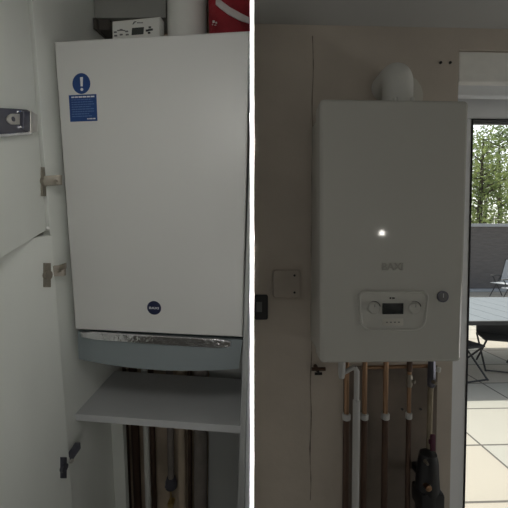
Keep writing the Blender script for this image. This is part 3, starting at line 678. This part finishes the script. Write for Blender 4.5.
# red bag
y_ = .07
a, b_ = L(205.5, 20, y_), L(249.3, 12, y_); zt_ = ZT-.04
t = Thing('red_bag', 'red fabric bag with a pale strap lying on top of the left boiler', 'bag', ((a.x+b_.x)/2, .13, ZTOP), ML)
bm = nb(); nx, nz = 12, 12
outer = []
def bagp(u, v, back):
    bul = math.sin(PI*u)**.5*math.sin(PI*min(v,.98))**.5 if 0 < u < 1 and 0 < v < 1 else 0
    x = a.x + (b_.x-a.x)*u - (.012*(v-.3) if u < .5 else 0)*(1-u); z = ZTOP+.002 + (zt_-ZTOP)*v
    y = .115 + (.045 if back else -.045)*bul
    w = noise.noise(Vector((u*4, v*5, back*7.3)))*.006*bul
    return Vector((x, y + w, z))
g0 = [[bm.verts.new(bagp(i/nx, j/nz, 0)) for i in range(nx+1)] for j in range(nz+1)]
g1 = [[(g0[j][i] if i in (0,nx) or j in (0,nz) else bm.verts.new(bagp(i/nx, j/nz, 1))) for i in range(nx+1)] for j in range(nz+1)]
for g_ in (g0, g1):
    for j in range(nz):
        for i in range(nx): bm.faces.new((g_[j][i],g_[j][i+1],g_[j+1][i+1],g_[j+1][i]))
t.part('bag_body', bm, 'red')
bm = nb(); ys = .064
e = [(216,-4),(222,1),(230,7),(240,12.5),(249,17)]; lo = [(215.5,4),(219.5,7.5),(228,14),(238.5,19.5),(249,23)]
prism(bm, [L(*q, ys) for q in lo]+[L(*q, ys) for q in e[::-1]], (0,.004,0), .001); t.part('strap', bm, 'strap', label='pale strap across the bag')
bm = nb()
for q in ((213.5,21.5,2.0,2.2),(216.2,22.6,1.6,1.6),(212.5,24.4,1.2,.8),(215.3,24.9,1.8,.7)): prism(bm, [L(q[0]-q[2]/2,q[1]+q[3]/2,.0655),L(q[0]+q[2]/2,q[1]+q[3]/2,.0655),L(q[0]+q[2]/2,q[1]-q[3]/2,.0655),L(q[0]-q[2]/2,q[1]-q[3]/2,.0655)], (0,.002,0))
t.part('bag_print', bm, 'strap')

# ---------------------------------------------------------------- pipes below the left boiler, behind the shelf
yp = .272
def pipeL(px, w, m, name, lab, z0=ZB, z1=-.002, extra=None, y=yp):
    v = L(px, 470, y); r = (L(px+w/2, 470, y).x - L(px-w/2, 470, y).x)/2
    t = Thing(name, lab, 'pipe', (v.x, y, z0), ML, 'pipes below the left boiler')
    bm = nb(); tube(bm, [(v.x,y,z0),(v.x,y,z1)], r, 18); t.part('pipe', bm, m); return t, v.x, r
pipeL(128.5, 3.4, 'copper_dark', 'copper_pipe', 'thin dark copper pipe under the shelf, nearest the white corner trim')
pipeL(136.5, 7.5, 'copper_dark', 'copper_pipe', 'thick dark copper pipe under the shelf, just left of the white waste pipe')
pipeL(147.3, 5.6, 'plastic', 'waste_pipe', 'slim white waste pipe under the shelf below the left boiler', y=.262)
pipeL(153.5, 5.0, 'copper_dark', 'copper_pipe', 'dark copper pipe touching the right of the slim white waste pipe')
v = L(171, 484, yp)
tt, xx, r = pipeL(171, 6.4, 'grey_pipe', 'drain_pipe', 'short dark grey pipe ending in a drain valve under the shelf', z0=v.z+.005)
bm = nb(); tube(bm, [(xx,yp,v.z+.03),(xx,yp,v.z+.012),(xx,yp,v.z-.012),(xx,yp,v.z-.02)], [r*1.3,r*1.8,r*1.8,r], 12); tube(bm, [(xx-.018,yp-.016,v.z+.006),(xx+.012,yp-.016,v.z-.006)], .006, 8); tt.part('drain_valve', bm, 'dark_steel')
bm = nb(); v2 = L(171, 503, yp); box(bm, v2.x-.011, v2.x+.011, yp-.012, yp+.02, v2.z-.012, v2.z+.006, .003); tube(bm, [(v2.x,yp,v2.z),(v2.x,yp,v.z-.02)], .0035, 8); tt.part('drain_spout', bm, 'brass')
pipeL(182, 7.5, 'backing', 'wide_pipe', 'tan lagged pipe right of the drain valve below the left boiler')
pipeL(190, 4.2, 'copper_dark', 'copper_pipe', 'single dark copper pipe between the two lagged pipes under the shelf')
pipeL(200.5, 13, 'grey_pipe', 'wide_pipe', 'thick grey lagged pipe rightmost under the shelf')
bm = nb(); b_ = L(124.8, 470, .19); box(bm, XI+.0005, b_.x, .19, .215, ZB, zs-.03, .002); cup.part('corner_batten', bm, 'melamine', label='white upright batten at the back corner')
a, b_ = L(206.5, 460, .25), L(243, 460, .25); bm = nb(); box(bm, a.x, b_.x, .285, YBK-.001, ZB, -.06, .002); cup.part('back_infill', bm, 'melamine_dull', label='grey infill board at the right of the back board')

# ================================================================== light
def look(o, p, d):
    o.location = p; o.rotation_euler = Vector(d).to_track_quat('-Z', 'Y').to_euler()
def area(name, p, d, sx, sy, power, col=(1,1,1), spread=None, shape='RECTANGLE'):
    l = bpy.data.lights.new(name, 'AREA'); l.shape = shape; l.size = sx; l.size_y = sy; l.energy = power; l.color = col
    if spread is not None: l.spread = spread
    o = bpy.data.objects.new(name, l); COL.objects.link(o); look(o, p, d); return o
# added fill light for the cupboard side, no fitting there
area('cupboard_fill_light', cw(-.115, .19, .29), cw(-.31, .9, -.06) - cw(-.115, .19, .29), .18, .18, .76, (1,.985,.95), shape='DISK')
area('low_fill_light', cw(-.16, .14, -.42), cw(-.36, .9, -.42) - cw(-.16, .14, -.42), .22, .22, .47, (1,.985,.96), shape='DISK')  # second added fill, low, for the lower door and pipes
# added wide fill light behind the viewer, the wall there is solid
area('rear_fill_light', Vector(((XL+XR)/2, YB+.03, 1.55)), (0,1,0), 4.6, 1.5, .8, (1,.975,.93))
area('side_fill_light', Vector((XR-.03, -.45, 1.15)), (-1,.16,.75), 1.0, 1.2, 13.5, (1,.98,.95))  # added fill from the right, no window in that wall
area('right_fill_light', cw(.14, .15, .27), cw(.36, 1.0, -.02) - cw(.14, .15, .27), .16, .16, .13, (1,.97,.92), shape='DISK')  # added fill for the right boiler and plaster, no fitting there
# added narrow light that whitens the front edge of the dividing board
area('edge_fill_light', cw(-T/2, -.03, -.012), FWD, .0012, .9, .05, (1,1,1), spread=math.radians(1.2))
# small bare lamp in the room, mirrored as a glint in the right boiler
G = Rr(382, 233, 0); lampy = -1.6
k = (0-lampy)/(0-CAM.y); lp_ = Vector((G.x + (G.x-CAM.x)*k, lampy, G.z + (G.z-CAM.z)*k))
pl_ = bpy.data.lights.new('bulb', 'POINT'); pl_.energy = .6; pl_.shadow_soft_size = .012; pl_.color = (1,.96,.88)
po = bpy.data.objects.new('bulb', pl_); COL.objects.link(po); po.location = lp_
# sun and sky
sl = bpy.data.lights.new('sun', 'SUN'); sl.energy = 5.0; sl.angle = math.radians(.6); sl.color = (1,.95,.86)
so = bpy.data.objects.new('sun', sl); COL.objects.link(so); look(so, (4,6,8), (-.40,-.62,-1.0))
w = bpy.data.worlds.new('sky'); S.world = w; w.use_nodes = True; nt = w.node_tree; bg = nt.nodes['Background']
sk = nt.nodes.new('ShaderNodeTexSky'); sk.sky_type = 'NISHITA'; sk.sun_disc = False; sk.sun_elevation = math.radians(50); sk.sun_rotation = math.radians(20); sk.dust_density = 3.0
hs_ = nt.nodes.new('ShaderNodeHueSaturation'); hs_.inputs['Saturation'].default_value = .35; nt.links.new(sk.outputs[0], hs_.inputs['Color']); nt.links.new(hs_.outputs[0], bg.inputs[0]); bg.inputs[1].default_value = .20
S.view_settings.view_transform = 'Standard'; S.view_settings.look = 'None'; S.view_settings.exposure = 0; S.view_settings.gamma = 1; S.view_settings.use_curve_mapping = False
